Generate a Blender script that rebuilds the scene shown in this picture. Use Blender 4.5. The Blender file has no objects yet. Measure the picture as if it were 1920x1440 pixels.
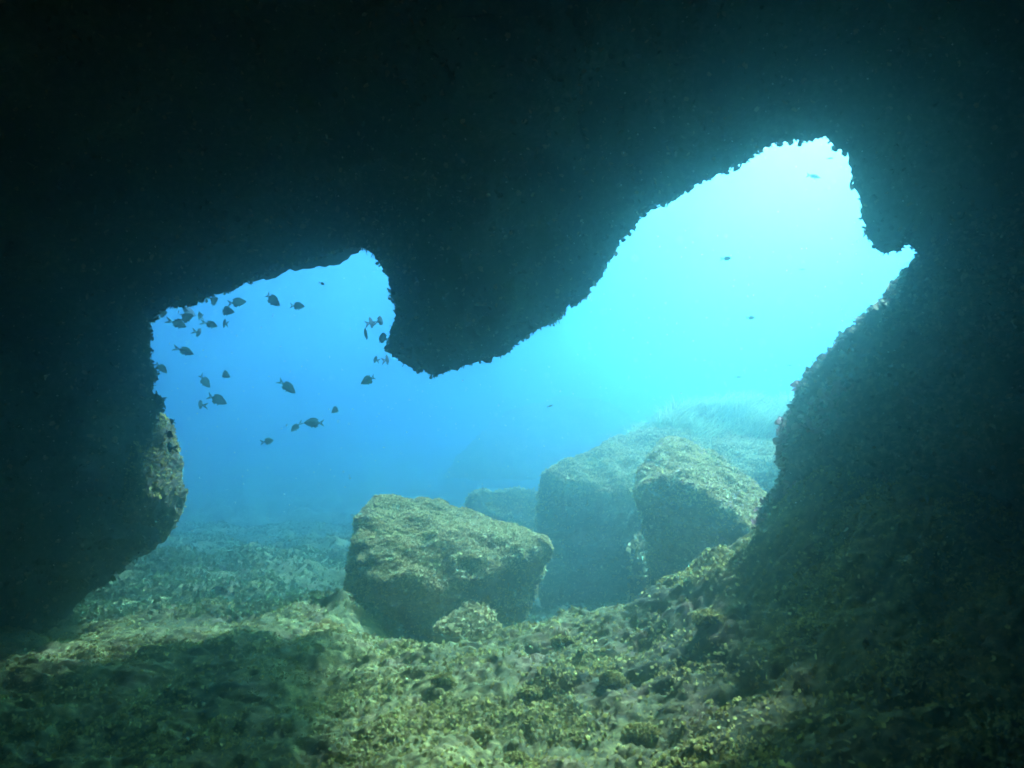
import bpy, math, random
import numpy as np
from mathutils import Vector
from mathutils.geometry import delaunay_2d_cdt

random.seed(7)
RNG = np.random.default_rng(11)
S = bpy.context.scene
COL = S.collection
R = math.radians

# ---------------------------------------------------------------- camera, world, sun, exposure
K = 0.64 / 960.0                                   # tangent of the view angle per photo pixel
cam_d = bpy.data.cameras.new('camera')
cam_d.sensor_width = 36.0
cam_d.lens = 18.0 / 0.64
cam_d.clip_start = 0.02
cam_d.clip_end = 500
cam_d.dof.use_dof = True                          # specks close to the lens go soft
cam_d.dof.focus_distance = 18.0
cam_d.dof.aperture_fstop = 3.2
cam = bpy.data.objects.new('camera', cam_d)
cam.location = (0, 0, 0)
cam.rotation_euler = (R(90), 0, 0)
COL.objects.link(cam)
S.camera = cam

SUN_ELEV = 44.0
SUN_AZ = 36.0                                      # degrees to the right of straight ahead (+Y)
W = bpy.data.worlds.new('World')
S.world = W
W.use_nodes = True
wn = W.node_tree
for n in list(wn.nodes):
    wn.nodes.remove(n)
sky = wn.nodes.new('ShaderNodeTexSky')
sky.sky_type = 'NISHITA'
sky.sun_disc = False
sky.sun_elevation = R(SUN_ELEV)
sky.sun_rotation = R(SUN_AZ)
bg = wn.nodes.new('ShaderNodeBackground')
bg.inputs['Strength'].default_value = 0.05
wo = wn.nodes.new('ShaderNodeOutputWorld')
tint = wn.nodes.new('ShaderNodeVectorMath')          # daylight that has come down through green sea water
tint.operation = 'MULTIPLY'
tint.inputs[1].default_value = (0.7, 1.0, 0.72)
wn.links.new(sky.outputs[0], tint.inputs[0])
wn.links.new(tint.outputs[0], bg.inputs['Color'])
wn.links.new(bg.outputs[0], wo.inputs['Surface'])

sun_d = bpy.data.lights.new('sun', 'SUN')
sun_d.energy = 5.0
sun_d.angle = R(5.0)                               # the rippled surface spreads the sun's disc
sun_d.color = (1.0, 0.95, 0.79)
sun = bpy.data.objects.new('sun', sun_d)
COL.objects.link(sun)
to_sun = Vector((math.sin(R(SUN_AZ)) * math.cos(R(SUN_ELEV)),
                 math.cos(R(SUN_AZ)) * math.cos(R(SUN_ELEV)),
                 math.sin(R(SUN_ELEV))))
sun.rotation_euler = to_sun.to_track_quat('Z', 'Y').to_euler()
sun.location = (6, 12, 14)

S.view_settings.view_transform = 'Standard'
S.view_settings.look = 'None'
S.view_settings.gamma = 1.0
S.view_settings.exposure = 4.12
S.cycles.max_bounces = 6
S.cycles.diffuse_bounces = 3
S.cycles.volume_bounces = 3
S.cycles.use_denoising = True

# ---------------------------------------------------------------- water (the air of this place)
WATER_DENSITY = 0.225
WATER_COLOR = (0.180, 0.266, 0.210)
WATER_ABSORB = (0.08, 0.385, 0.68)
WATER_ANISO = 0.88


# ---------------------------------------------------------------- helpers
def P(px, py, Y):
    """pixel of the photograph + a distance -> a point of the place"""
    return Vector((Y * K * (px - 960), Y, -Y * K * (py - 720)))


_perm = RNG.permutation(256)
_perm = np.concatenate([_perm, _perm, _perm])
_grad = RNG.normal(size=(256, 3))
_grad /= np.linalg.norm(_grad, axis=1)[:, None]


def perlin(p):
    i = np.floor(p).astype(np.int64)
    f = p - i
    i &= 255
    u = f * f * f * (f * (f * 6 - 15) + 10)
    out = 0
    for dx in (0, 1):
        wx = u[:, 0] if dx else 1 - u[:, 0]
        hx = _perm[(i[:, 0] + dx) & 255]
        for dy in (0, 1):
            wy = u[:, 1] if dy else 1 - u[:, 1]
            hy = _perm[hx + ((i[:, 1] + dy) & 255)]
            for dz in (0, 1):
                wz = u[:, 2] if dz else 1 - u[:, 2]
                h = _perm[hy + ((i[:, 2] + dz) & 255)] & 255
                g = _grad[h]
                d = g[:, 0] * (f[:, 0] - dx) + g[:, 1] * (f[:, 1] - dy) + g[:, 2] * (f[:, 2] - dz)
                out = out + wx * wy * wz * d
    return out * 1.6


def fbm(p, freq, octs=4, gain=0.5, mode=''):
    a, s, o = 1.0, 0, 0
    for k in range(octs):
        n = perlin(p * freq + 17.3 * k)
        if mode == 'billow':
            n = np.abs(n) * 2 - 0.6
        elif mode == 'ridge':
            n = 1 - np.abs(n) * 2.4
        s = s + a * n
        o += a
        a *= gain
        freq *= 2.03
    return s / o


def smooth(x, a, b):
    t = np.clip((x - a) / (b - a), 0, 1)
    return t * t * (3 - 2 * t)


def mk(name, v, f, mat=None, smooth_=True, parent=None):
    """one mesh object from numpy arrays"""
    v = np.asarray(v, dtype=np.float32)
    f = np.asarray(f, dtype=np.int32)
    me = bpy.data.meshes.new(name)
    me.vertices.add(len(v))
    me.vertices.foreach_set('co', v.ravel())
    n, k = f.shape
    me.loops.add(n * k)
    me.loops.foreach_set('vertex_index', f.ravel())
    me.polygons.add(n)
    me.polygons.foreach_set('loop_start', np.arange(0, n * k, k, dtype=np.int32))
    me.polygons.foreach_set('loop_total', np.full(n, k, dtype=np.int32))
    me.polygons.foreach_set('use_smooth', np.full(n, smooth_))
    me.update(calc_edges=True)
    if mat:
        me.materials.append(mat)
    o = bpy.data.objects.new(name, me)
    COL.objects.link(o)
    if parent:
        o.parent = parent
    return o


def tag(o, label=None, cat=None, group=None, kind=None):
    if label:
        o['label'] = label
    if cat:
        o['category'] = cat
    if group:
        o['group'] = group
    if kind:
        o['kind'] = kind
    return o


def normals_of(v, f):
    """area-weighted vertex normals"""
    a, b, c = v[f[:, 0]], v[f[:, 1]], v[f[:, 2]]
    n = np.cross(b - a, c - a)
    vn = np.zeros_like(v)
    for k in range(f.shape[1]):
        np.add.at(vn, f[:, k], n)
    return vn / (np.linalg.norm(vn, axis=1)[:, None] + 1e-12)


# ---------------------------------------------------------------- materials
def new_mat(name):
    m = bpy.data.materials.new(name)
    m.use_nodes = True
    nt = m.node_tree
    return m, nt, nt.nodes['Principled BSDF']


def rock_mat(name, cols, patch_scale=1.4, fine_scale=26.0, bump=0.5, pink=None, pink_amt=0.25):
    """mottled algae-covered limestone: object-space noise between three base colours"""
    m, nt, bs = new_mat(name)
    N, L = nt.nodes, nt.links
    tc = N.new('ShaderNodeTexCoord')
    n1 = N.new('ShaderNodeTexNoise')
    n1.inputs['Scale'].default_value = fine_scale
    n1.inputs['Detail'].default_value = 7
    n1.inputs['Roughness'].default_value = 0.68
    L.new(tc.outputs['Object'], n1.inputs['Vector'])
    cr = N.new('ShaderNodeValToRGB')
    e = cr.color_ramp.elements
    e[0].position, e[0].color = 0.34, (*cols[0], 1)
    e[1].position, e[1].color = 0.66, (*cols[2], 1)
    x = e.new(0.5)
    x.color = (*cols[1], 1)
    L.new(n1.outputs['Fac'], cr.inputs['Fac'])
    n2 = N.new('ShaderNodeTexNoise')
    n2.inputs['Scale'].default_value = patch_scale
    n2.inputs['Detail'].default_value = 5
    n2.inputs['Roughness'].default_value = 0.6
    L.new(tc.outputs['Object'], n2.inputs['Vector'])
    mr = N.new('ShaderNodeMapRange')
    mr.inputs['From Min'].default_value = 0.35
    mr.inputs['From Max'].default_value = 0.7
    mr.inputs['To Min'].default_value = 0.3
    mr.inputs['To Max'].default_value = 1.3
    L.new(n2.outputs['Fac'], mr.inputs['Value'])
    mul = N.new('ShaderNodeVectorMath')
    mul.operation = 'SCALE'
    L.new(cr.outputs['Color'], mul.inputs[0])
    L.new(mr.outputs[0], mul.inputs['Scale'])
    out = mul.outputs[0]
    if pink:
        n3 = N.new('ShaderNodeTexNoise')
        n3.inputs['Scale'].default_value = 3.3
        n3.inputs['Detail'].default_value = 6
        L.new(tc.outputs['Object'], n3.inputs['Vector'])
        mp = N.new('ShaderNodeMapRange')
        mp.inputs['From Min'].default_value = 0.52
        mp.inputs['From Max'].default_value = 0.68
        mp.inputs['To Max'].default_value = pink_amt
        L.new(n3.outputs['Fac'], mp.inputs['Value'])
        mx = N.new('ShaderNodeMix')
        mx.data_type = 'RGBA'
        mx.inputs[7].default_value = (*pink, 1)
        L.new(mp.outputs[0], mx.inputs[0])
        L.new(out, mx.inputs[6])
        out = mx.outputs[2]
    L.new(out, bs.inputs['Base Color'])
    bs.inputs['Roughness'].default_value = 0.92
    bs.inputs['Specular IOR Level'].default_value = 0.12
    bp = N.new('ShaderNodeBump')
    bp.inputs['Strength'].default_value = bump
    bp.inputs['Distance'].default_value = 0.02
    n4 = N.new('ShaderNodeTexNoise')
    n4.inputs['Scale'].default_value = 48
    n4.inputs['Detail'].default_value = 6
    n4.inputs['Roughness'].default_value = 0.7
    L.new(tc.outputs['Object'], n4.inputs['Vector'])
    L.new(n4.outputs['Fac'], bp.inputs['Height'])
    L.new(bp.outputs[0], bs.inputs['Normal'])
    return m


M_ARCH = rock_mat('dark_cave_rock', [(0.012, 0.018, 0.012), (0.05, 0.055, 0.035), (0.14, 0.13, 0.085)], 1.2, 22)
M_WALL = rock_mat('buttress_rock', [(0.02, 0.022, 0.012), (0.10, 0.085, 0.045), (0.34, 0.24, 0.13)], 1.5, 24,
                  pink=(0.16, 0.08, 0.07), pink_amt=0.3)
M_BOULD = rock_mat('algae_boulder', [(0.13, 0.085, 0.025), (0.28, 0.185, 0.055), (0.50, 0.35, 0.12)], 1.6, 20,
                   pink=(0.42, 0.24, 0.17), pink_amt=0.5)
M_FLOOR = rock_mat('seabed_rubble', [(0.05, 0.037, 0.009), (0.155, 0.112, 0.024), (0.37, 0.27, 0.06)], 0.55, 17,
                   pink=(0.24, 0.10, 0.045), pink_amt=0.35)


M_LEFT = rock_mat('brown_wall_rock', [(0.03, 0.03, 0.015), (0.12, 0.09, 0.04), (0.30, 0.21, 0.09)], 1.5, 22)


def algae_mat(name, c0, c1, c2):
    m, nt, bs = new_mat(name)
    N, L = nt.nodes, nt.links
    g = N.new('ShaderNodeNewGeometry')
    cr = N.new('ShaderNodeValToRGB')
    e = cr.color_ramp.elements
    e[0].position, e[0].color = 0.0, (*c0, 1)
    e[1].position, e[1].color = 1.0, (*c2, 1)
    x = e.new(0.55)
    x.color = (*c1, 1)
    L.new(g.outputs['Random Per Island'], cr.inputs['Fac'])
    L.new(cr.outputs[0], bs.inputs['Base Color'])
    bs.inputs['Roughness'].default_value = 0.85
    bs.inputs['Specular IOR Level'].default_value = 0.15
    tr = N.new('ShaderNodeBsdfTranslucent')           # thin fronds let daylight through
    L.new(cr.outputs[0], tr.inputs['Color'])
    ms = N.new('ShaderNodeMixShader')
    ms.inputs[0].default_value = 0.55
    L.new(bs.outputs[0], ms.inputs[1])
    L.new(tr.outputs[0], ms.inputs[2])
    L.new(ms.outputs[0], N['Material Output'].inputs['Surface'])
    return m


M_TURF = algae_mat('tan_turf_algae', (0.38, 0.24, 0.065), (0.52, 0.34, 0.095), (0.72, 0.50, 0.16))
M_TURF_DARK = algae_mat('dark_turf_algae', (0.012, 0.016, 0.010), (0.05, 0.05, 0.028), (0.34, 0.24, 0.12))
M_WEED = algae_mat('dark_green_weed', (0.04, 0.045, 0.012), (0.08, 0.085, 0.022), (0.15, 0.14, 0.04))
M_TURF_FLOOR = algae_mat('olive_floor_algae', (0.15, 0.105, 0.02), (0.28, 0.20, 0.036), (0.48, 0.35, 0.085))
M_TURF_RED = algae_mat('red_turf_algae', (0.22, 0.08, 0.07), (0.36, 0.18, 0.14), (0.50, 0.34, 0.24))
M_GRASS = algae_mat('seagrass_blades', (0.26, 0.28, 0.06), (0.48, 0.48, 0.12), (0.75, 0.68, 0.28))


# ---------------------------------------------------------------- turf: small crinkled flakes on a surface
def flakes(name, pts, nrm, size, mat, parent=None, lift=0.55, seed=1):
    """every point gets a little curled frond standing on the surface, all in one mesh"""
    rg = np.random.default_rng(seed)
    n = len(pts)
    if n == 0:
        return None
    t = rg.normal(size=(n, 3))
    t -= (t * nrm).sum(1)[:, None] * nrm
    t /= np.linalg.norm(t, axis=1)[:, None]
    b = np.cross(nrm, t)
    lean = rg.uniform(-0.9, 0.9, n)[:, None]
    up = nrm * lift + b * lean * 0.8
    up /= np.linalg.norm(up, axis=1)[:, None]
    s = (size * rg.uniform(0.45, 1.5, n) ** 1.2)[:, None]
    w = s * rg.uniform(0.16, 0.5, n)[:, None]
    c = rg.uniform(-0.6, 0.6, n)[:, None]
    fan = rg.uniform(0.8, 1.7, n)[:, None]
    rows = []
    for (h, ww, bend) in ((-0.25, 0.45, 0.0), (0.35, 0.9, 0.15), (0.75, 1.0, 0.45), (1.0, 0.55, 0.85)):
        cen = pts + up * s * h + b * s * bend * c
        hw = t * w * ww * (1 if h < 0 else fan)
        cup = b * s * 0.22
        rows += [cen - hw + cup * rg.uniform(-1, 1, (n, 1)), cen - cup * rg.uniform(0, 1, (n, 1)),
                 cen + hw + cup * rg.uniform(-1, 1, (n, 1))]
    V = np.stack(rows, 1).reshape(-1, 3)
    base = []
    for r_ in range(3):
        for k in range(2):
            a = r_ * 3 + k
            base.append((a, a + 1, a + 4, a + 3))
    F = (np.array(base)[None] + (np.arange(n) * 12)[:, None, None]).reshape(-1, 4)
    return mk(name, V, F, mat, True, parent)


def scatter(v, f, n, seed, keep=None):
    """n random points on a triangle mesh, with normals"""
    rg = np.random.default_rng(seed)
    a, b, c = v[f[:, 0]], v[f[:, 1]], v[f[:, 2]]
    cr = np.cross(b - a, c - a)
    ar = np.linalg.norm(cr, axis=1)
    if keep is not None:
        ar = ar * keep((a + b + c) / 3, cr / (ar[:, None] + 1e-12))
    cum = np.cumsum(ar)
    idx = np.searchsorted(cum, rg.uniform(0, cum[-1], n))
    idx = np.clip(idx, 0, len(f) - 1)
    r1, r2 = np.sqrt(rg.uniform(size=n)), rg.uniform(size=n)
    p = a[idx] * (1 - r1)[:, None] + b[idx] * (r1 * (1 - r2))[:, None] + c[idx] * (r1 * r2)[:, None]
    nn = cr[idx] / (np.linalg.norm(cr[idx], axis=1)[:, None] + 1e-12)
    return p, nn


# ---------------------------------------------------------------- thick rock sheets with a traced edge
def resample(poly, step):
    out = []
    for k in range(len(poly) - 1):
        a, b = np.array(poly[k], float), np.array(poly[k + 1], float)
        m = max(1, int(np.linalg.norm(b - a) / step))
        for j in range(m):
            out.append(a + (b - a) * j / m)
    out.append(np.array(poly[-1], float))
    return np.array(out)


def dist_to(pts, line):
    d = np.full(len(pts), 1e9)
    a, b = line[:-1], line[1:]
    for k in range(len(a)):
        ab = b[k] - a[k]
        t = np.clip(((pts - a[k]) @ ab) / (ab @ ab + 1e-12), 0, 1)
        q = pts - a[k] - t[:, None] * ab
        d = np.minimum(d, np.einsum('ij,ij->i', q, q))
    return np.sqrt(d)


def inside(pts, poly):
    x, y = pts[:, 0], pts[:, 1]
    r = np.zeros(len(pts), bool)
    n = len(poly)
    for i in range(n):
        x1, y1 = poly[i]
        x2, y2 = poly[(i + 1) % n]
        if y1 == y2:
            continue
        c = ((y1 > y) != (y2 > y)) & (x < (x2 - x1) * (y - y1) / (y2 - y1) + x1)
        r ^= c
    return r


def sheet(edge, closed_poly, solid_inside, box, levels, front, back, disp, seed, depth=None):
    """a rock body between front(x,z,d) and back(x,z,d), d = distance from the traced edge.
    Returns vertices (3-D) and triangles; the two faces share the edge."""
    rg = np.random.default_rng(seed)
    pts = [edge]
    x0, x1, z0, z1 = box
    for (dmin, dmax, sp) in levels:
        gx = np.arange(x0 + sp * .5, x1, sp)
        gz = np.arange(z0 + sp * .5, z1, sp)
        g = np.stack(np.meshgrid(gx, gz), -1).reshape(-1, 2)
        g += rg.uniform(-.3, .3, g.shape) * sp
        ins = inside(g, closed_poly)
        g = g[ins == solid_inside]
        d = dist_to(g, edge[::2] if sp > .03 else edge)
        g = g[(d >= dmin) & (d < dmax)]
        pts.append(g)
    p2 = np.concatenate(pts)
    ne = len(edge)
    vv, _, ff, *_ = delaunay_2d_cdt([Vector(q) for q in p2.tolist()], [(i, i + 1) for i in range(ne - 1)], [], 0, 1e-6, True)[:3] + (None,)
    vv = np.array([tuple(q) for q in vv])
    ff = np.array([t for t in ff if len(t) == 3])
    cen = vv[ff].mean(1)
    ff = ff[inside(cen, closed_poly) == solid_inside]
    # drop slivers outside the box hull is convex: fine
    d = dist_to(vv, edge)
    d[d < 1e-5] = 0
    on = d == 0
    yf = front(vv[:, 0], vv[:, 1], d)
    yb = back(vv[:, 0], vv[:, 1], d)
    A = np.stack([vv[:, 0], yf, vv[:, 1]], 1)
    B = np.stack([vv[:, 0], yb, vv[:, 1]], 1)
    remap = np.arange(len(vv)) + len(vv)
    remap[on] = np.arange(len(vv))[on]
    V = np.concatenate([A, B])
    # front faces look towards -Y
    a, b, c = vv[ff[:, 0]], vv[ff[:, 1]], vv[ff[:, 2]]
    cw = ((b - a)[:, 0] * (c - a)[:, 1] - (b - a)[:, 1] * (c - a)[:, 0]) < 0
    ff[cw] = ff[cw][:, ::-1]
    F = np.concatenate([ff, remap[ff][:, ::-1]])
    if depth is not None:
        dd = np.concatenate([depth(vv[:, 0])] * 2)
        V[:, 0] *= dd / depth.ref
        V[:, 2] *= dd / depth.ref
        V[:, 1] += dd - depth.ref
    used, inv = np.unique(F, return_inverse=True)
    F = inv.reshape(F.shape)
    V = V[used]
    N_ = normals_of(V, F)
    V = V + N_ * disp(V, np.concatenate([d, d])[used])[:, None]
    return V, F


def px2(poly, Y):
    return [(Y * K * (x - 960), -Y * K * (y - 720)) for x, y in poly]


# ---------------------------------------------------------------- cave arch (roof, hanging lobe, left wall)
Y0 = 7.0
ARCH = [(-150, 1700), (-150, 1320), (-60, 1275), (20, 1222), (110, 1165), (200, 1090), (265, 1040), (298, 1008), (305, 960), (292, 910), (286, 850),
        (286, 815), (290, 786), (300, 770), (305, 745), (291, 738), (285, 730), (285, 690), (278, 660), (276, 640),
        (281, 615), (278, 605), (288, 598), (287, 582), (320, 575), (368, 560), (400, 547), (426, 548), (433, 528), (450, 527),
        (475, 518), (500, 502), (540, 486), (580, 483), (605, 470), (640, 462), (680, 461), (693, 475), (715, 495),
        (725, 520), (733, 555), (738, 590), (735, 615), (718, 655), (735, 668), (745, 680), (770, 690), (800, 697),
        (815, 704), (830, 697), (850, 691), (880, 686), (920, 675), (960, 655), (1000, 630), (1040, 605), (1070, 570),
        (1105, 550), (1125, 520), (1145, 490), (1165, 455), (1190, 425), (1195, 405), (1220, 390), (1235, 372),
        (1250, 376), (1270, 362), (1300, 345), (1340, 325), (1370, 310), (1400, 298), (1430, 282), (1455, 268),
        (1490, 262), (1520, 266), (1550, 260), (1562, 275), (1580, 278), (1595, 280), (1597, 310), (1605, 340),
        (1615, 370), (1625, 400), (1632, 432), (1645, 460), (1660, 473), (1680, 470), (1697, 455), (1710, 455),
        (1725, 465), (1731, 475), (1745, 520), (1770, 800), (1800, 1700)]
edge = resample(px2(ARCH, Y0), 0.014)
e3 = np.stack([edge[:, 0], np.zeros(len(edge)), edge[:, 1]], 1)
jit = np.stack([fbm(e3, 6.0, 3), fbm(e3 + 31.7, 6.0, 3)], 1) * 0.045
jit += np.stack([fbm(e3, 22.0, 2), fbm(e3 + 9.1, 22.0, 2)], 1) * 0.018
jit[0] = jit[-1] = 0
edge = edge + jit


def arch_front(x, z, d):
    return Y0 - 1.45 * d - 6.0 * smooth(d, 0.5, 3.2)


def arch_back(x, z, d):
    return Y0 + 0.18 * np.sqrt(1 - np.exp(-d / 0.1)) + 0.25 * (1 - np.exp(-d / 1.2)) + 1.9 * (1 - np.exp(-d / 0.40)) * (1 - smooth(x, 1.9, 2.5)) * (0.42 + 0.58 * smooth(x, -3.2, -2.3)) * smooth(z, 0.2, 0.8) - 0.2 * np.maximum(z - 2.0, 0)  # includes an unseen outer ledge, added to shade the cave floor


def arch_disp(v, d):
    k = smooth(d, 0.02, 0.5)
    return (fbm(v, 0.8, 3) * 0.26 * k + fbm(v + 3, 1.7, 3, mode='ridge') * 0.13 * k + fbm(v, 3.1, 4) * (0.03 + 0.11 * k)
            + fbm(v, 13.0, 3, mode='billow') * (0.022 + 0.02 * k))




def arch_depth(u):
    return Y0 - 1.25 * smooth(u, 0.6, 2.2) + 1.3 * smooth(u, 3.3, 4.6)          # the right lip hangs nearer than the middle lobe


arch_depth.ref = Y0
V, F = sheet(edge, edge, False, (-9, 9, -4.7, 7.2), ((0.012, 0.30, 0.024), (0.30, 1.3, 0.05), (1.3, 9, 0.13)),
             arch_front, arch_back, arch_disp, 3, arch_depth)
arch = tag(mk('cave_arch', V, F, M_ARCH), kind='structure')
front_keep = lambda c, n: ((c[:, 1] < Y0 + 0.35) & (c[:, 1] > 2.0) & (np.abs(c[:, 0]) < 6.5) & (c[:, 2] > -2.5)) * np.where(c[:, 1] > Y0 - 0.7, 2.5, 1.0)
p, n = scatter(V, F, 40000, 5, front_keep)
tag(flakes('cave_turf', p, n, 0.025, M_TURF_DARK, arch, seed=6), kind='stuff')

p, n = scatter(V, F, 2600, 8, lambda c, n: (np.abs(c[:, 1] - arch_depth(c[:, 0])) < 0.12) * (perlin(c * 3.1) > 0.0) * 1.0)
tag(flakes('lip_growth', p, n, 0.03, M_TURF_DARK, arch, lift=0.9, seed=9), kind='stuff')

# ---------------------------------------------------------------- back of the cave, behind the camera
gx, gz = np.meshgrid(np.linspace(-9.5, 9.5, 90), np.linspace(-4.7, 6.2, 60))
v = np.stack([gx.ravel(), np.full(gx.size, -2.6), gz.ravel()], 1)
v[:, 1] += fbm(v, 0.5, 4) * 0.8
idx = np.arange(gx.size).reshape(gx.shape)
f = np.stack([idx[:-1, :-1], idx[1:, :-1], idx[1:, 1:], idx[:-1, 1:]], -1).reshape(-1, 4)
tag(mk('cave_back_wall', v, f, M_ARCH), kind='structure')

# ---------------------------------------------------------------- right buttress
Y1 = 5.8
BUT = [(1250, 1900), (1330, 1400), (1370, 1200), (1405, 1060), (1428, 1000), (1436, 960), (1455, 930), (1476, 890), (1472, 850),
       (1476, 815), (1490, 780), (1504, 745), (1512, 715), (1530, 690), (1545, 668), (1562, 645), (1585, 625), (1612, 605),
       (1640, 582), (1672, 556), (1690, 530), (1700, 508), (1725, 490), (1742, 470), (1775, 440), (1830, 385),
       (1880, 335), (1920, 298), (2000, 220), (2150, 60), (2400, -250)]
edge = resample(px2(BUT, Y1), 0.014)
e3 = np.stack([edge[:, 0], np.zeros(len(edge)) + 5, edge[:, 1]], 1)
jit = np.stack([fbm(e3, 5.0, 3), fbm(e3 + 31.7, 5.0, 3)], 1) * 0.05
jit += np.stack([fbm(e3, 20.0, 2), fbm(e3 + 9.1, 20.0, 2)], 1) * 0.022
edge = edge + jit
far = 9.0
cp = np.concatenate([edge, np.array([(far, edge[-1][1]), (far, edge[0][1])])])


def but_front(x, z, d):
    return Y1 - 1.5 * d - 2.2 * smooth(d, 0.4, 3.0)


def but_back(x, z, d):
    return Y1 + 0.55 * np.sqrt(1 - np.exp(-d / 0.3)) + 0.9 * (1 - np.exp(-d / 0.9))


def but_disp(v, d):
    k = smooth(d, 0.02, 0.5)
    return fbm(v, 0.9, 3) * 0.2 * k + fbm(v, 3.1, 4) * (0.03 + 0.1 * k) + fbm(v, 14.0, 3, mode='billow') * 0.034


V, F = sheet(edge, cp, True, (0.8, far, edge[0][1], edge[-1][1]), ((0.012, 0.4, 0.026), (0.4, 1.4, 0.05), (1.4, 9, 0.15)),
             but_front, but_back, but_disp, 4)
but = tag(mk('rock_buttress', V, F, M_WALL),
          'huge dark leaning rock wall filling the right side, its left edge catching light on pinkish crust', 'rock wall')
p, n = scatter(V, F, 26000, 15, lambda c, n: (c[:, 0] < 4.5) * (c[:, 2] > -2.6) * (c[:, 1] > 1.2) * 1.0)
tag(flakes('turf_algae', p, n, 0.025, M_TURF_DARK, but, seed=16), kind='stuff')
p, n = scatter(V, F, 500, 17, lambda c, n: (c[:, 0] < 2.7) * (c[:, 2] > -1.4) * (c[:, 2] < 0.0) * (np.abs(c[:, 1] - Y1) < .25) * (perlin(c * 2.3) > 0.05) * 1.0)
tag(flakes('red_algae', p, n, 0.04, M_TURF_RED, but, seed=18), kind='stuff')

# ---------------------------------------------------------------- seabed: a surface through measured points
CP = [  # photo x, photo y, distance
    (960, 1440, 3.7), (700, 1440, 3.9), (400, 1440, 4.0), (100, 1440, 4.1), (1250, 1440, 3.6), (1500, 1440, 3.3),
    (960, 1330, 4.5), (640, 1340, 4.7), (350, 1330, 4.9), (1200, 1320, 4.3), (1450, 1280, 4.1),
    (900, 1240, 5.3), (1050, 1180, 5.6), (1150, 1190, 5.4), (1300, 1130, 5.3), (1400, 1080, 5.2), (1500, 1000, 5.1),
    (1100, 1146, 6.0), (1180, 1158, 6.0), (1250, 1105, 5.9), (1330, 1055, 5.9), (1425, 990, 5.8), (1500, 900, 5.8),
    (980, 1165, 6.0), (900, 1190, 6.0), (830, 1218, 5.9), (740, 1215, 5.8), (650, 1205, 6.0),
    (520, 1235, 5.6), (300, 1250, 5.5), (100, 1290, 5.2), (-150, 1330, 5.0),
    (0, 1238, 5.9), (160, 1195, 6.5), (330, 1155, 7.2), (500, 1150, 7.2), (640, 1112, 7.4), (560, 1165, 6.8),
    (400, 1190, 6.3), (200, 1230, 6.0),
]
BP = [  # the deeper floor beyond the ridges, in metres
    (1.0, 6.9, -2.5), (0.0, 7.0, -2.5), (2.0, 6.9, -2.3), (3.2, 7.0, -1.9), (-0.8, 7.1, -2.5), (-1.2, 9.0, -2.7), (0, 9, -2.9), (2, 9, -2.8),
    (-2.4, 8.6, -2.35), (-3.8, 8.4, -2.3), (-3.5, 9.8, -2.3), (-2.2, 10.4, -2.6), (-4.6, 11.5, -2.6), (-3.0, 13.0, -2.7), (-6, 13.5, -2.8),
    (0, 12, -3.1), (3, 12, -2.9), (6, 12, -2.4), (-8, 10, -2.6), (-10, 18, -3.4), (0, 18, -3.4), (8, 18, -3.0), (-5, 24, -3.8),
    (5, 24, -3.8), (0, 2, -1.7), (0, -1, -1.8), (-3, 1, -1.8), (3, 1, -1.4), (3, -1, -1.6), (-5, 4, -1.6), (4.5, 4, -.9), (0, -4, -1.8),
    (-12, 2, -2), (12, 4, -1.5), (12, 12, -2.4), (20, 24, -3.8), (-20, 24, -3.8)]
pts = np.array([tuple(P(*c)) for c in CP] + BP)


def tps(r2):
    return 0.5 * r2 * np.log(r2 + 1e-9)


X = pts[:, :2]
A = tps(((X[:, None] - X[None]) ** 2).sum(-1)) + np.eye(len(X)) * 0.02
Q = np.concatenate([np.ones((len(X), 1)), X], 1)
M = np.block([[A, Q], [Q.T, np.zeros((3, 3))]])
wts = np.linalg.solve(M, np.concatenate([pts[:, 2], np.zeros(3)]))


def ground_smooth(x, y):
    q = np.stack([np.clip(x, -20, 20), np.clip(y, -4, 24)], 1)
    out = wts[-3] + wts[-2] * q[:, 0] + wts[-1] * q[:, 1]
    for k in range(len(X)):
        out = out + wts[k] * tps(((q - X[k]) ** 2).sum(1))
    return np.clip(out, -4.2, 1.0)


def ground_verts(x, y):
    z = ground_smooth(x, y)
    p3 = np.stack([x, y, z * 0], 1)
    z = z + fbm(p3 + 3, 0.42, 3) * 0.55 * smooth(y, 7.5, 10) + fbm(p3 + 8, 1.5, 3, mode='billow') * 0.14 * smooth(y, 7.2, 9)
    near = 1 - smooth(y, 9, 16) * 0.4
    z = z + fbm(p3, 1.1, 3) * 0.16 + fbm(p3 + 5, 3.6, 3) * 0.08
    lump = fbm(p3 + 11, 10.0, 4, 0.6, mode='billow')
    z = z + lump * 0.042 * near
    z = z - 0.05 * smooth(fbm(p3 + 23, 6.5, 2), 0.22, 0.5)            # pits between the stones
    v = np.stack([x, y, z], 1)
    v[:, 0] += fbm(p3 + 41, 12.0, 2) * 0.02
    v[:, 1] += fbm(p3 + 47, 12.0, 2) * 0.02
    return v


def axis(segs):
    out = []
    for a, b, s in segs:
        out += list(np.arange(a, b, s))
    return np.array(out + [segs[-1][1]])


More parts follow.
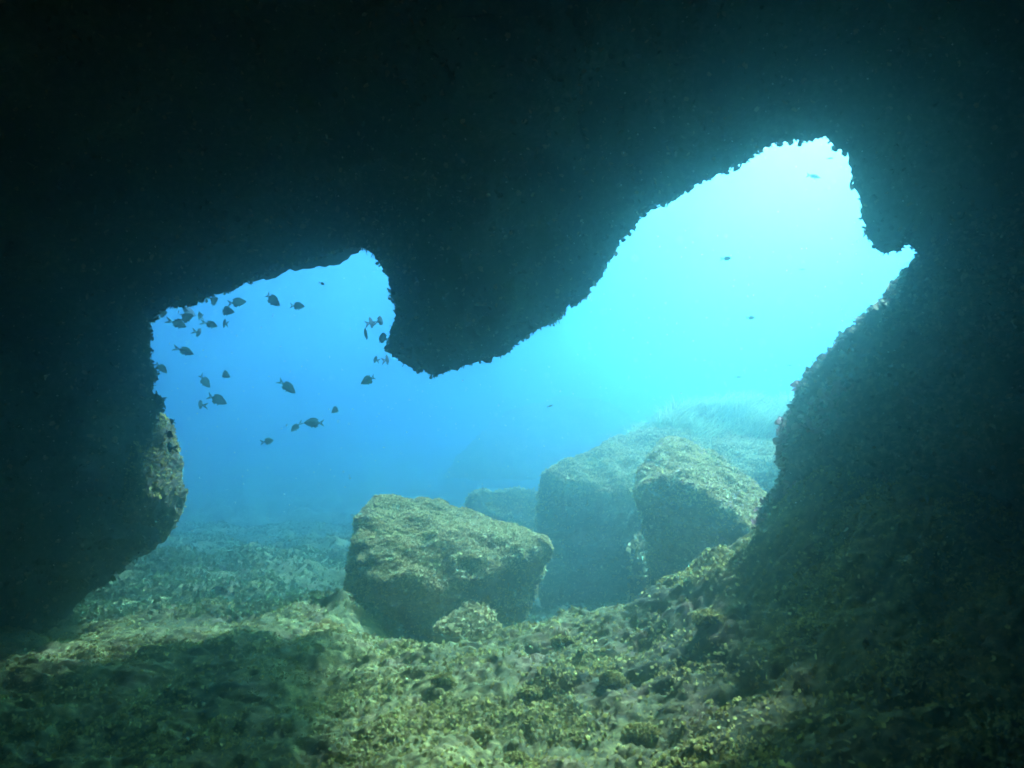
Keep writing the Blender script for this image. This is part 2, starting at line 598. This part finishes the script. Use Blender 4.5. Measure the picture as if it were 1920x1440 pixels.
ax = axis([(-90, -20, 5), (-20, -9, .6), (-9, -4.5, .12), (-4.5, -1.6, .035), (-1.6, 2.6, .018), (2.6, 6, .08), (6, 20, .6), (20, 90, 5)])
ay = axis([(-5, 2.4, .2), (2.4, 6.4, .018), (6.4, 8.6, .03), (8.6, 14, .07), (14, 26, .25), (26, 90, 3)])
gx, gy = np.meshgrid(ax, ay)
v = ground_verts(gx.ravel(), gy.ravel())
idx = np.arange(gx.size).reshape(gx.shape)
f = np.stack([idx[:-1, :-1], idx[:-1, 1:], idx[1:, 1:], idx[1:, :-1]], -1).reshape(-1, 4)
ground = tag(mk('seabed', v, f, M_FLOOR), kind='structure')
tri = np.concatenate([f[:, :3], f[:, [0, 2, 3]]])
gm = v[tri].mean(1)
tri = tri[(np.abs(gm[:, 0]) < 6) & (gm[:, 1] > 2.4) & (gm[:, 1] < 13)]


def fl_keep(c, n):
    q = np.stack([c[:, 0], c[:, 1], c[:, 0] * 0], 1)
    return (0.15 + smooth(perlin(q * 1.9), -0.2, 0.5)) / (0.3 + (c[:, 1] / 5) ** 2) * (n[:, 2] > 0)


p, n = scatter(v, tri, 170000, 21, fl_keep)
tag(flakes('floor_turf', p, n, 0.015, M_TURF_FLOOR, ground, seed=22), kind='stuff')

weed_tri = np.concatenate([f[:, :3], f[:, [0, 2, 3]]])
gm = v[weed_tri].mean(1)
weed_tri = weed_tri[(np.abs(gm[:, 0]) < 9) & (gm[:, 1] > 7.2) & (gm[:, 1] < 20)]
p, n = scatter(v, weed_tri, 150000, 31, lambda c, n: (0.25 + smooth(perlin(np.stack([c[:, 0] * .8, c[:, 1] * .8, c[:, 0] * 0], 1)), -0.3, 0.3)) / (0.5 + (c[:, 1] / 9) ** 2))
tag(flakes('bottom_weed', p, n, 0.03, M_WEED, ground, lift=0.9, seed=32), kind='stuff')


# ---------------------------------------------------------------- boulders
def boulder(name, pts, label, mat=M_BOULD, voxel=0.03, rough=1.0, nflake=5000, fsize=0.04, cat='boulder', round_=8, group=None,
            red=0, seed=1, turf=M_TURF):
    """hull of measured corners, rounded, then broken up by noise"""
    import bmesh
    bm = bmesh.new()
    for q in pts:
        bm.verts.new(q)
    bmesh.ops.convex_hull(bm, input=bm.verts)
    me = bpy.data.meshes.new('tmp')
    bm.to_mesh(me)
    bm.free()
    o = bpy.data.objects.new('tmp', me)
    COL.objects.link(o)
    md = o.modifiers.new('r', 'REMESH')
    md.mode = 'VOXEL'
    md.voxel_size = voxel
    sm = o.modifiers.new('s', 'SMOOTH')
    sm.factor = 0.5
    sm.iterations = round_
    dg = bpy.context.evaluated_depsgraph_get()
    ev = o.evaluated_get(dg).to_mesh()
    v = np.zeros(len(ev.vertices) * 3)
    ev.vertices.foreach_get('co', v)
    v = v.reshape(-1, 3)
    ev.calc_loop_triangles()
    f = np.zeros(len(ev.loop_triangles) * 3, dtype=np.int32)
    ev.loop_triangles.foreach_get('vertices', f)
    f = f.reshape(-1, 3)
    bpy.data.objects.remove(o)
    bpy.data.meshes.remove(me)
    n = normals_of(v, f)
    off = seed * 7.7
    v = v + n * (fbm(v + off, 1.5, 3) * 0.13 * rough + fbm(v + off, 4.5, 4) * 0.07 * rough
                 + fbm(v + off, 13.0, 3, mode='billow') * 0.03 * rough)[:, None]
    c = v.mean(0)
    c[2] = v[:, 2].min()
    ob = mk(name, v - c, f, mat)
    ob.location = c
    tag(ob, label, cat, group)
    if nflake:
        p, nn = scatter(v - c, f, nflake, seed + 50, lambda cc, n_: np.clip(n_[:, 2] + 0.3, 0.03, 1))  # turf thick on tops, thinned underneath to deepen the shaded sides
        tag(flakes('turf_algae', p, nn, fsize, turf, ob, seed=seed + 90), kind='stuff')
    if red:
        p, nn = scatter(v - c, f, red, seed + 51, lambda cc, n_: np.clip(n_[:, 2], 0.0, 1))
        tag(flakes('red_algae', p, nn, fsize, M_TURF_RED, ob, seed=seed + 91), kind='stuff')
    return ob


def pp(*a):
    return [P(*q) for q in a]


# centre block: flat top sloping towards us, undercut front
boulder('boulder', pp((650, 1000, 7.9), (648, 1110, 7.7), (690, 940, 8.6), (700, 1095, 7.35), (820, 1112, 7.2), (920, 1085, 7.35),
                      (995, 1045, 7.6), (1030, 1022, 8.0), (850, 935, 8.9), (715, 924, 9.1), (920, 955, 8.8), (1020, 1003, 8.6),
                      (655, 1230, 8.1), (780, 1240, 7.9), (940, 1200, 8.1), (985, 1110, 8.1), (690, 1200, 9.3), (985, 1170, 8.8)),
        'large tan boulder in the middle with a broad sloping sunlit top and dark undercut front', nflake=75000, fsize=.0145, seed=1, voxel=0.026, round_=120)
# big block behind, right
boulder('boulder', pp(*[(a_, b_, c_ * 1.02) for a_, b_, c_ in (
                      (1003, 885, 10.8), (1010, 960, 10.7), (1060, 858, 11.3), (1170, 808, 12.2), (1300, 796, 12.4), (1480, 826, 12.4),
                      (1140, 925, 10.4), (1260, 935, 10.3), (1010, 1160, 11.6), (1200, 1170, 11.4), (1480, 1100, 10.8),
                      (1500, 870, 11.0), (1460, 1000, 10.6), (1200, 1000, 12.8), (1500, 1000, 13))]),
        'widest flat-topped boulder at the back right, below the seagrass mound, its front face in shade',
        nflake=50000, fsize=0.021, seed=2, voxel=0.035, round_=75)
# arched block in front of it
boulder('boulder', pp((1186, 915, 7.8), (1230, 888, 7.7), (1300, 900, 7.5), (1360, 945, 7.35), (1395, 1000, 7.3),
                      (1195, 875, 8.3), (1250, 822, 8.7), (1330, 838, 8.8), (1405, 890, 8.5), (1450, 960, 8.0), (1430, 1020, 7.6),
                      (1205, 1010, 8.3), (1225, 1150, 8.9), (1330, 1190, 9.0), (1420, 1100, 9.0), (1240, 1150, 9.5)),
        'hooked boulder with a pinkish sunlit crest over a dark hollow front, beside the right wall',
        nflake=42000, fsize=.016, red=4000, seed=3, voxel=0.028, round_=90)
boulder('boulder', pp((1190, 1010, 9.6), (1210, 1000, 9.9), (1180, 1060, 9.4), (1215, 1120, 9.3), (1170, 1140, 9.6), (1230, 1050, 10.2), (1200, 1140, 10.2)),
        'narrow upright rock standing in the shade under the hooked boulder', nflake=700, seed=4, voxel=0.03)
boulder('boulder', pp((870, 925, 13.2), (930, 912, 13.6), (1000, 915, 14), (1060, 980, 14), (860, 1000, 13.5), (900, 1060, 13.5), (1050, 1060, 13.5), (950, 1000, 15)),
        'hazy low boulder between the centre boulder and the wide back boulder', nflake=5000, seed=5, voxel=0.045, fsize=0.026, round_=14)
boulder('boulder', pp((812, 1170, 7.0), (850, 1145, 7.15), (900, 1132, 7.3), (935, 1150, 7.2), (930, 1190, 7.0), (825, 1240, 7.0), (930, 1250, 7.0), (880, 1200, 6.8)),
        'small lit rock in the shadow at the foot of the centre boulder', nflake=900, seed=6, voxel=0.022, rough=.6, fsize=.035)
boulder('boulder', pp((318, 800, 7.3), (344, 860, 7.3), (354, 920, 7.2), (340, 985, 7.1), (290, 1030, 7.1), (285, 775, 7.3), (255, 840, 6.75),
                      (270, 930, 6.7), (225, 800, 7.0), (200, 1000, 6.8), (290, 785, 8.0), (335, 930, 8.0), (215, 1040, 7.2), (230, 1030, 8.2)),
        'tan rock bulging from the left cave wall where daylight grazes it', nflake=6000, fsize=.017, seed=7, voxel=0.025, rough=.8, cat='rock', mat=M_LEFT, turf=M_TURF_FLOOR, round_=16)
boulder('boulder', pp((640, 1185, 6.1), (620, 1215, 6.0), (560, 1200, 6.4), (600, 1180, 6.6), (560, 1240, 6.0), (650, 1240, 6.2), (640, 1200, 6.8)),
        'low rounded rock at the left foot of the centre boulder', nflake=700, seed=8, voxel=0.022, rough=.6)
# far dim mass and the grassy mound
boulder('boulder', pp((870, 850, 27), (930, 780, 29), (1040, 742, 30), (1130, 750, 30), (1220, 800, 29), (1240, 880, 29), (820, 900, 28), (1000, 900, 26), (1100, 750, 34)),
        'faint blue far-off rock mass, barely visible in the haze', nflake=0, seed=9, voxel=0.12, rough=1.6, round_=20)
mound = boulder('rocky_mound', pp(*[(a_, b_, c_ * 0.86) for a_, b_, c_ in (
                (1130, 850, 14.6), (1200, 795, 14.9), (1300, 760, 15.2), (1420, 748, 15.6), (1520, 768, 15.4), (1640, 800, 15), (1660, 1000, 13.6),
                (1130, 1000, 14.4), (1400, 840, 14.2), (1550, 860, 14.2), (1300, 1000, 17), (1600, 1000, 18))]),
                'pale green mound at the back right with seagrass growing over it', nflake=0, seed=10, voxel=0.08, rough=1.2, cat='mound')

M_STONE = rock_mat('dark_stone', [(0.03, 0.03, 0.025), (0.08, 0.07, 0.05), (0.16, 0.14, 0.10)], 4.0, 40)
M_PALE = rock_mat('pale_shell', [(0.30, 0.28, 0.20), (0.55, 0.50, 0.38), (0.75, 0.70, 0.55)], 6.0, 60, bump=0.25)


def ground_z(x, y):
    return float(ground_verts(np.array([x]), np.array([y]))[0, 2])


def stone(px, py, Y, r_, flat, label, mat, seed, cat='stone', name='stone'):
    c = P(px, py, Y)
    z = ground_z(c.x, c.y)
    rg = np.random.default_rng(seed)
    q = rg.normal(size=(22, 3))
    q = q / np.linalg.norm(q, axis=1)[:, None] * r_ * rg.uniform(.8, 1.1, (22, 1)) * np.array([1.25, 0.9, flat])
    q[:, 2] += z + r_ * flat * 0.45
    q[:, 0] += c.x
    q[:, 1] += c.y
    return boulder(name, q.tolist(), label, mat=mat, voxel=r_ / 9, rough=r_ * 3.2, nflake=int(9000 * r_), fsize=0.012, turf=M_TURF_FLOOR, round_=4, seed=seed, cat=cat)


stone(1055, 1215, 5.35, .075, .8, 'dark rounded stone in a pit just below the reddish crest of the floor', M_STONE, 101)
stone(995, 1300, 4.7, .06, .8, 'dark stone on the lit floor, below and left of the pit under the reddish crest', M_STONE, 102)
stone(1150, 1296, 4.65, .085, .6, 'widest dark stone in the middle of the lit floor', M_STONE, 103)
stone(965, 1395, 3.95, .075, .5, 'flat dark stone lying at the bottom edge below the pale shell', M_STONE, 104)
stone(1330, 1205, 4.9, .09, .6, 'dark stone where the lit floor meets the shaded right wall', M_STONE, 105)
stone(905, 1345, 4.25, .035, .55, 'small pale cup-like shell on the lit floor near the bottom', M_PALE, 106, 'shell', 'shell')
stone(1290, 1256, 4.7, .026, .7, 'tiny white shell bit at the shaded right end of the lit floor', M_PALE, 107, 'shell', 'shell')
stone(1105, 1228, 5.1, .032, .8, 'pale knobbly shell right of the dark stone in the pit', M_PALE, 108, 'shell', 'shell')
stone(830, 1275, 4.9, .07, .6, 'algae-crusted stone at the left limit of the lit floor', M_FLOOR, 109)
stone(1205, 1370, 4.15, .08, .5, 'algae-crusted stone low on the right part of the lit floor', M_FLOOR, 110)

# ---------------------------------------------------------------- seagrass
me = mound.data
mv = np.zeros(len(me.vertices) * 3)
me.vertices.foreach_get('co', mv)
mv = mv.reshape(-1, 3) + np.array(mound.location)
mf = np.zeros(len(me.polygons) * 3, dtype=np.int32)
me.polygons.foreach_get('vertices', mf)
p, n = scatter(mv, mf.reshape(-1, 3), 20000, 61, lambda c, n_: np.clip(n_[:, 2], 0, 1) * (c[:, 2] > -1.2))
rg = np.random.default_rng(62)
N_ = len(p)
ang = rg.uniform(0, 2 * math.pi, N_)
side = np.stack([np.cos(ang), np.sin(ang), np.zeros(N_)], 1)
bend = np.stack([rg.normal(0.35, 0.5, N_), rg.normal(0, 0.5, N_), np.zeros(N_)], 1)
L_ = (rg.uniform(0.08, 0.26, N_) * (0.7 + 0.9 * smooth(perlin(p * 1.7), -0.3, 0.4)))[:, None]
rows = []
for t_ in (0, 0.4, 0.75, 1.0):
    c = p + np.array([0, 0, 1.0]) * L_ * (t_ - 0.18 * t_ * t_) + bend * L_ * t_ * t_ - np.array([0, 0, .03])
    w_ = 0.008 * (1 - 0.6 * t_)
    rows += [c - side * w_, c + side * w_]
gv = np.stack(rows, 1).reshape(-1, 3)
gf = (np.array([(0, 1, 3, 2), (2, 3, 5, 4), (4, 5, 7, 6)])[None] + (np.arange(N_) * 8)[:, None, None]).reshape(-1, 4)
tag(mk('seagrass', gv, gf, M_GRASS), 'pale green seagrass bending on top of the back right mound', 'seagrass', kind='stuff')

# ---------------------------------------------------------------- fish
M_FISH, nt, bs = new_mat('dark_fish_skin')
tc = nt.nodes.new('ShaderNodeTexCoord')
nz = nt.nodes.new('ShaderNodeTexNoise')
nz.inputs['Scale'].default_value = 60
cr = nt.nodes.new('ShaderNodeValToRGB')
cr.color_ramp.elements[0].color = (0.015, 0.02, 0.022, 1)
cr.color_ramp.elements[1].color = (0.045, 0.055, 0.055, 1)
nt.links.new(tc.outputs['Object'], nz.inputs['Vector'])
nt.links.new(nz.outputs['Fac'], cr.inputs['Fac'])
nt.links.new(cr.outputs[0], bs.inputs['Base Color'])
bs.inputs['Roughness'].default_value = 0.8
bs.inputs['Specular IOR Level'].default_value = 0.08


def fish_mesh(name, deep=0.44, bend=0.0, thick=0.16):
    """body along +X (nose at +0.5), z up; length 1. One continuous skin with fins and forked tail."""
    prof = [(0.50, 0.0), (0.485, .10), (0.45, .24), (0.38, .48), (0.28, .74), (0.16, .93), (0.03, 1.0), (-0.10, .92), (-0.20, .70),
            (-0.28, .42), (-0.335, .22), (-0.37, .165)]
    n = 14
    V_, F_ = [], []
    for x, r in prof:
        for k in range(n):
            a = 2 * math.pi * k / n
            V_.append((x, math.cos(a) * r * thick / 2, math.sin(a) * r * deep / 2 + 0.01 * r))
    for i in range(len(prof) - 1):
        for k in range(n):
            a, b = i * n + k, i * n + (k + 1) % n
            F_.append((a, b, b + n, a + n))

    def plate(outline, th=0.012):
        b0 = len(V_)
        m = len(outline)
        for s_ in (-1, 1):
            for x, z in outline:
                V_.append((x, s_ * th, z))
        c0 = len(V_)
        cx, cz = sum(q[0] for q in outline) / m, sum(q[1] for q in outline) / m
        V_.append((cx, -th, cz))
        V_.append((cx, th, cz))
        for k in range(m):
            j = (k + 1) % m
            F_.append((b0 + k, b0 + j, b0 + m + j, b0 + m + k))
            F_.append((b0 + j, b0 + k, c0, c0))
            F_.append((b0 + m + k, b0 + m + j, c0 + 1, c0 + 1))
    h = deep / 2
    plate([(-0.34, .035), (-0.42, .10), (-0.60, .20), (-0.56, .10), (-0.47, 0.0)], .008)
    plate([(-0.34, -.035), (-0.47, 0.0), (-0.56, -.10), (-0.60, -.20), (-0.42, -.10)], .008)
    plate([(0.24, h * .72), (0.14, h * 1.18), (0.0, h * 1.25), (-0.14, h * 1.2), (-0.29, h * .85), (-0.24, h * .45), (0.0, h * .8)])
    plate([(-0.02, -h * .85), (-0.10, -h * 1.25), (-0.28, -h * .85), (-0.24, -h * .45)])
    plate([(0.16, -h * .8), (0.05, -h * 1.3), (0.02, -h * .9)])
    V_ = [(x, y + bend * max(0.0, 0.15 - x) ** 2 * 1.6, z) for x, y, z in V_]      # the tail swings to one side
    me = bpy.data.meshes.new(name)
    me.from_pydata(V_, [], [tuple(dict.fromkeys(q)) for q in F_])
    for pl in me.polygons:
        pl.use_smooth = True
    me.materials.append(M_FISH)
    return me


FISH = fish_mesh('fish')
VARIANTS = [FISH, fish_mesh('fish', 0.48, 0.5), fish_mesh('fish', 0.41, -0.55), fish_mesh('fish', 0.45, 0.9), fish_mesh('fish', 0.42, -0.3)]
SLIM = fish_mesh('slim_fish', deep=0.26, thick=0.13)
G = 'dark damselfish schooling in the left opening'
# photo x, photo y, distance, length in photo px, nose direction in the picture (deg, 0 = right, 90 = up), turn away from us, label
FI = [
    (305, 588, 5.9, 26, 10, 30, 'round dark fish tight in the top left corner of the left opening'),
    (291, 597, 6.3, 16, 50, 50, 'tiny fish squeezed against the rock in the extreme top left corner of the left opening'),
    (346, 583, 6.6, 18, -60, 40, 'faint small fish just under the roof edge, above the overlapping cluster'),
    (358, 583, 6.8, 24, -45, 40, 'paler greenish fish just right of the cluster top, pointing down right'),
    (372, 592, 6.8, 26, 0, 35, 'pale fish behind the cluster, level, pointing right'),
    (350, 596, 6.0, 34, 20, 15, 'upper fish of the overlapping cluster below the roof edge'),
    (336, 608, 5.9, 34, -20, 10, 'lower fish of the overlapping cluster, tail to the left'),
    (368, 563, 6.5, 18, -80, 40, 'small fish hanging nose down from the roof line of the left opening'),
    (400, 565, 6.0, 26, 30, 20, 'dark fish under the roof edge, second of the upper row, nose up right'),
    (424, 583, 5.9, 36, -8, 5, 'long-bodied fish below the upper row, nose to the right, right of the cluster'),
    (446, 567, 5.9, 36, 5, 5, 'stout fish nearest the roof notch, tail to the left'),
    (397, 609, 6.0, 28, -15, 20, 'rounded fish below the upper row with its tail raised left'),
    (420, 606, 6.3, 20, 80, 55, 'thin end-on fish right of the rounded fish with raised tail'),
    (374, 624, 6.3, 18, 70, 45, 'small thin upright fish beneath the cluster'),
    (511, 563, 5.8, 38, -38, 5, 'large fish diving right, highest in the open blue of the left opening'),
    (559, 574, 5.9, 30, -5, 15, 'round-backed fish nose right, rightmost of the upper fish'),
    (349, 659, 5.8, 34, -20, 5, 'lone fish near the left wall swimming down right, tail fin clear'),
    (303, 690, 6.0, 26, -55, 30, 'fish close beside the left wall edge pointing steeply down'),
    (384, 716, 6.2, 30, -50, 10, 'pale greyish fish pointing down right, middle left of the blue'),
    (421, 702, 6.0, 28, -25, 10, 'small dark fish up and right of the pale greyish fish'),
    (409, 750, 5.8, 40, -22, 5, 'large dark fish below the pale greyish fish, tail to the left'),
    (374, 758, 6.3, 20, 85, 60, 'thin upright end-on fish left of the large low fish'),
    (540, 726, 5.7, 38, -40, 5, 'large fish diving right in the middle of the left opening, alone'),
    (690, 713, 5.8, 32, 205, 5, 'fish with its nose down left, just left of the hanging rock tip'),
    (630, 768, 5.9, 24, 215, 15, 'small round fish, highest and rightmost of the low line of four'),
    (587, 793, 5.7, 38, 180, 5, 'broadest fish of the low line of four, nose to the left'),
    (553, 802, 6.0, 24, 220, 20, 'small fish directly left of the broadest fish in the low line'),
    (504, 827, 6.0, 24, 10, 30, 'lowest leftmost round fish of the low line of four'),
    (697, 604, 6.1, 22, 105, 55, 'narrow upright fish, upper left of the group beside the hanging rock'),
    (716, 600, 6.2, 20, 110, 60, 'narrowest upright fish, upper right against the hanging rock'),
    (686, 626, 6.0, 24, 100, 50, 'narrow upright fish, lowest left of the group beside the hanging rock'),
    (715, 633, 5.8, 24, 250, 40, 'darker fish with its nose down, touching the hanging rock edge'),
    (703, 674, 6.3, 16, 70, 60, 'tiny thin fish just below the notch of the hanging rock'),
    (727, 674, 5.9, 20, 100, 45, 'upright fish under the notch at the left foot of the hanging rock'),
    (320, 791, 5.9, 20, 15, 35, 'dark fish in front of the top of the tan rock on the left'),
    (318, 815, 6.0, 22, -20, 35, 'fish in front of the upper face of the tan rock on the left'),
    (316, 838, 6.1, 24, 0, 45, 'lowest fish in front of the tan rock on the left'),
    (297, 750, 6.2, 26, 90, 25, 'dark fish nose up, against the bump on the left wall edge'),
]
G2 = 'small distant fish in the bright right opening'
FI2 = [
    (1527, 331, 7.5, 26, -15, 10, 'slim fish near the top of the bright right opening, nose down right', SLIM),
    (1557, 297, 8.2, 12, 0, 20, 'tiny slim fish highest in the right opening, close under the roof', SLIM),
    (1505, 505, 8.0, 12, 0, 10, 'tiny slim level fish to the right in the middle of the bright opening', SLIM),
    (1364, 485, 6.5, 12, 0, 50, 'small dark rounded fish in the centre of the bright opening', FISH),
    (1409, 596, 7.0, 11, 0, 50, 'small rounded fish below the centre of the bright opening', FISH),
    (1385, 707, 9.0, 14, 0, 15, 'tiny slim fish low in the right opening above the seagrass mound', SLIM),
    (1481, 685, 8.5, 10, 0, 15, 'tiny slim fish low in the right opening beside the right rock wall', SLIM),
    (1032, 761, 8.0, 12, 20, 20, 'tiny lone fish above the faint far-off rock mass', SLIM),
    (605, 532, 6.4, 10, -20, 30, 'tiny dark fish alone high right in the left opening', FISH),
]
first = True
from mathutils import Matrix
proto = bpy.data.objects.new('fish', FISH)
for k, q in enumerate([q + (FISH,) for q in FI] + FI2):
    px, py, Y, ln, ang, turn, lab, mesh = q
    o = proto if k == 0 else proto.copy()
    o.data = mesh if mesh is SLIM else VARIANTS[(k * 7) % 5]
    if k < 38 and not (px < 330 and py > 740):
        Y = Y * (1.42 if px > 680 else 1.55)                                # the open-water part of the shoal swims outside the cave
    if mesh is SLIM:
        o.name = 'slim_fish'
    a = R(ang)
    ct = math.cos(R(turn))
    s_ = 1 if k % 2 else -1
    best = None
    for s_ in (s_, -s_):                            # which way it turns: its near flank stays out of the sun
        nose = Vector((math.cos(a) * ct, s_ * math.sin(R(turn)), math.sin(a) * ct)).normalized()
        upv = Vector((-math.sin(a), 0, math.cos(a)))
        if math.cos(a) < -0.2:
            upv = -upv
        if turn >= 40 and k < 38:                   # seen almost end-on: a tall thin shape leaning as given
            tl = R(ang % 180 - 90) if ang not in (0, 15, -15) else R(ang)
            upv = Vector((-math.sin(tl), 0, math.cos(tl)))
            nose = Vector((0.30 * s_, 0.93, 0.1)).normalized()
        fl = upv.cross(nose)
        if fl.y > 0:
            fl = -fl
        if best is None or fl.dot(to_sun) < best[0]:
            best = (fl.dot(to_sun), nose, upv)
    _, nose, upv = best
    if turn >= 40 and k < 38:
        ct = 0.6
        ln = ln * 1.05
    upv = (upv - nose * upv.dot(nose)).normalized()
    sd = upv.cross(nose)
    mat = Matrix((nose, sd, upv)).transposed().to_4x4()
    size = ln * K * Y / max(ct, 0.6) * 0.94
    o.matrix_world = Matrix.Translation(P(px, py, Y)) @ mat @ Matrix.Diagonal((size, size, size, 1))
    tag(o, lab, 'fish', G if q in [r_ + (FISH,) for r_ in FI] else G2)
    COL.objects.link(o)

# ---------------------------------------------------------------- specks drifting in the water
M_SPECK, nt, bs = new_mat('pale_speck')
bs.inputs['Base Color'].default_value = (0.6, 0.62, 0.5, 1)
bs.inputs['Roughness'].default_value = 0.9
rg = np.random.default_rng(77)
NS = 2600
yy = rg.uniform(0.7, 6.5, NS)
c = np.stack([yy * K * rg.uniform(-960, 960, NS), yy, yy * K * rg.uniform(-300, 720, NS)], 1)
c[:, 2] = np.where(rg.uniform(size=NS) < .2, -c[:, 2] * .5, c[:, 2])
for i_, (bx, by) in enumerate([(190, 708), (255, 702), (265, 628), (470, 125), (438, 105), (1275, 450), (1190, 484)]):
    c[i_] = P(bx, by, 0.8)                          # bits that hang right in front of the lens
    yy[i_] = 1.9
d1 = rg.normal(size=(NS, 3))
d1 /= np.linalg.norm(d1, axis=1)[:, None]
d2 = np.cross(d1, rg.normal(size=(NS, 3)))
d2 /= np.linalg.norm(d2, axis=1)[:, None]
d3 = np.cross(d1, d2)
ln = (0.0011 * yy * rg.uniform(.5, 1.6, NS))[:, None]
w_ = ln * rg.uniform(.15, .7, NS)[:, None]
sv = np.stack([c + d1 * ln, c + d2 * w_, c - d1 * ln, c - d2 * w_, c + d3 * w_, c - d3 * w_], 1).reshape(-1, 3)
sf = (np.array([(0, 1, 4), (1, 2, 4), (2, 3, 4), (3, 0, 4), (1, 0, 5), (2, 1, 5), (3, 2, 5), (0, 3, 5)])[None]
      + (np.arange(NS) * 6)[:, None, None]).reshape(-1, 3)
tag(mk('drifting_specks', sv, sf, M_SPECK), 'tiny pale specks of matter drifting in the dim water', 'specks', kind='stuff')

# ---------------------------------------------------------------- the water itself
hx0, hx1, hy0, hy1, hz0, hz1 = -95, 95, -8, 95, -6.0, 6.6
hv = [(x, y, z) for x in (hx0, hx1) for y in (hy0, hy1) for z in (hz0, hz1)]
hf = [(0, 1, 3, 2), (4, 6, 7, 5), (0, 4, 5, 1), (2, 3, 7, 6), (0, 2, 6, 4), (1, 5, 7, 3)]
mw = bpy.data.materials.new('sea_water')
mw.use_nodes = True
nt = mw.node_tree
for n_ in list(nt.nodes):
    nt.nodes.remove(n_)
pv = nt.nodes.new('ShaderNodeVolumePrincipled')
pv.inputs['Density'].default_value = WATER_DENSITY
pv.inputs['Color'].default_value = (*WATER_COLOR, 1)
pv.inputs['Absorption Color'].default_value = (*WATER_ABSORB, 1)
pv.inputs['Anisotropy'].default_value = WATER_ANISO
mo = nt.nodes.new('ShaderNodeOutputMaterial')
nt.links.new(pv.outputs[0], mo.inputs['Volume'])
hz = mk('haze', hv, hf, mw, False)
tag(hz, kind='stuff')
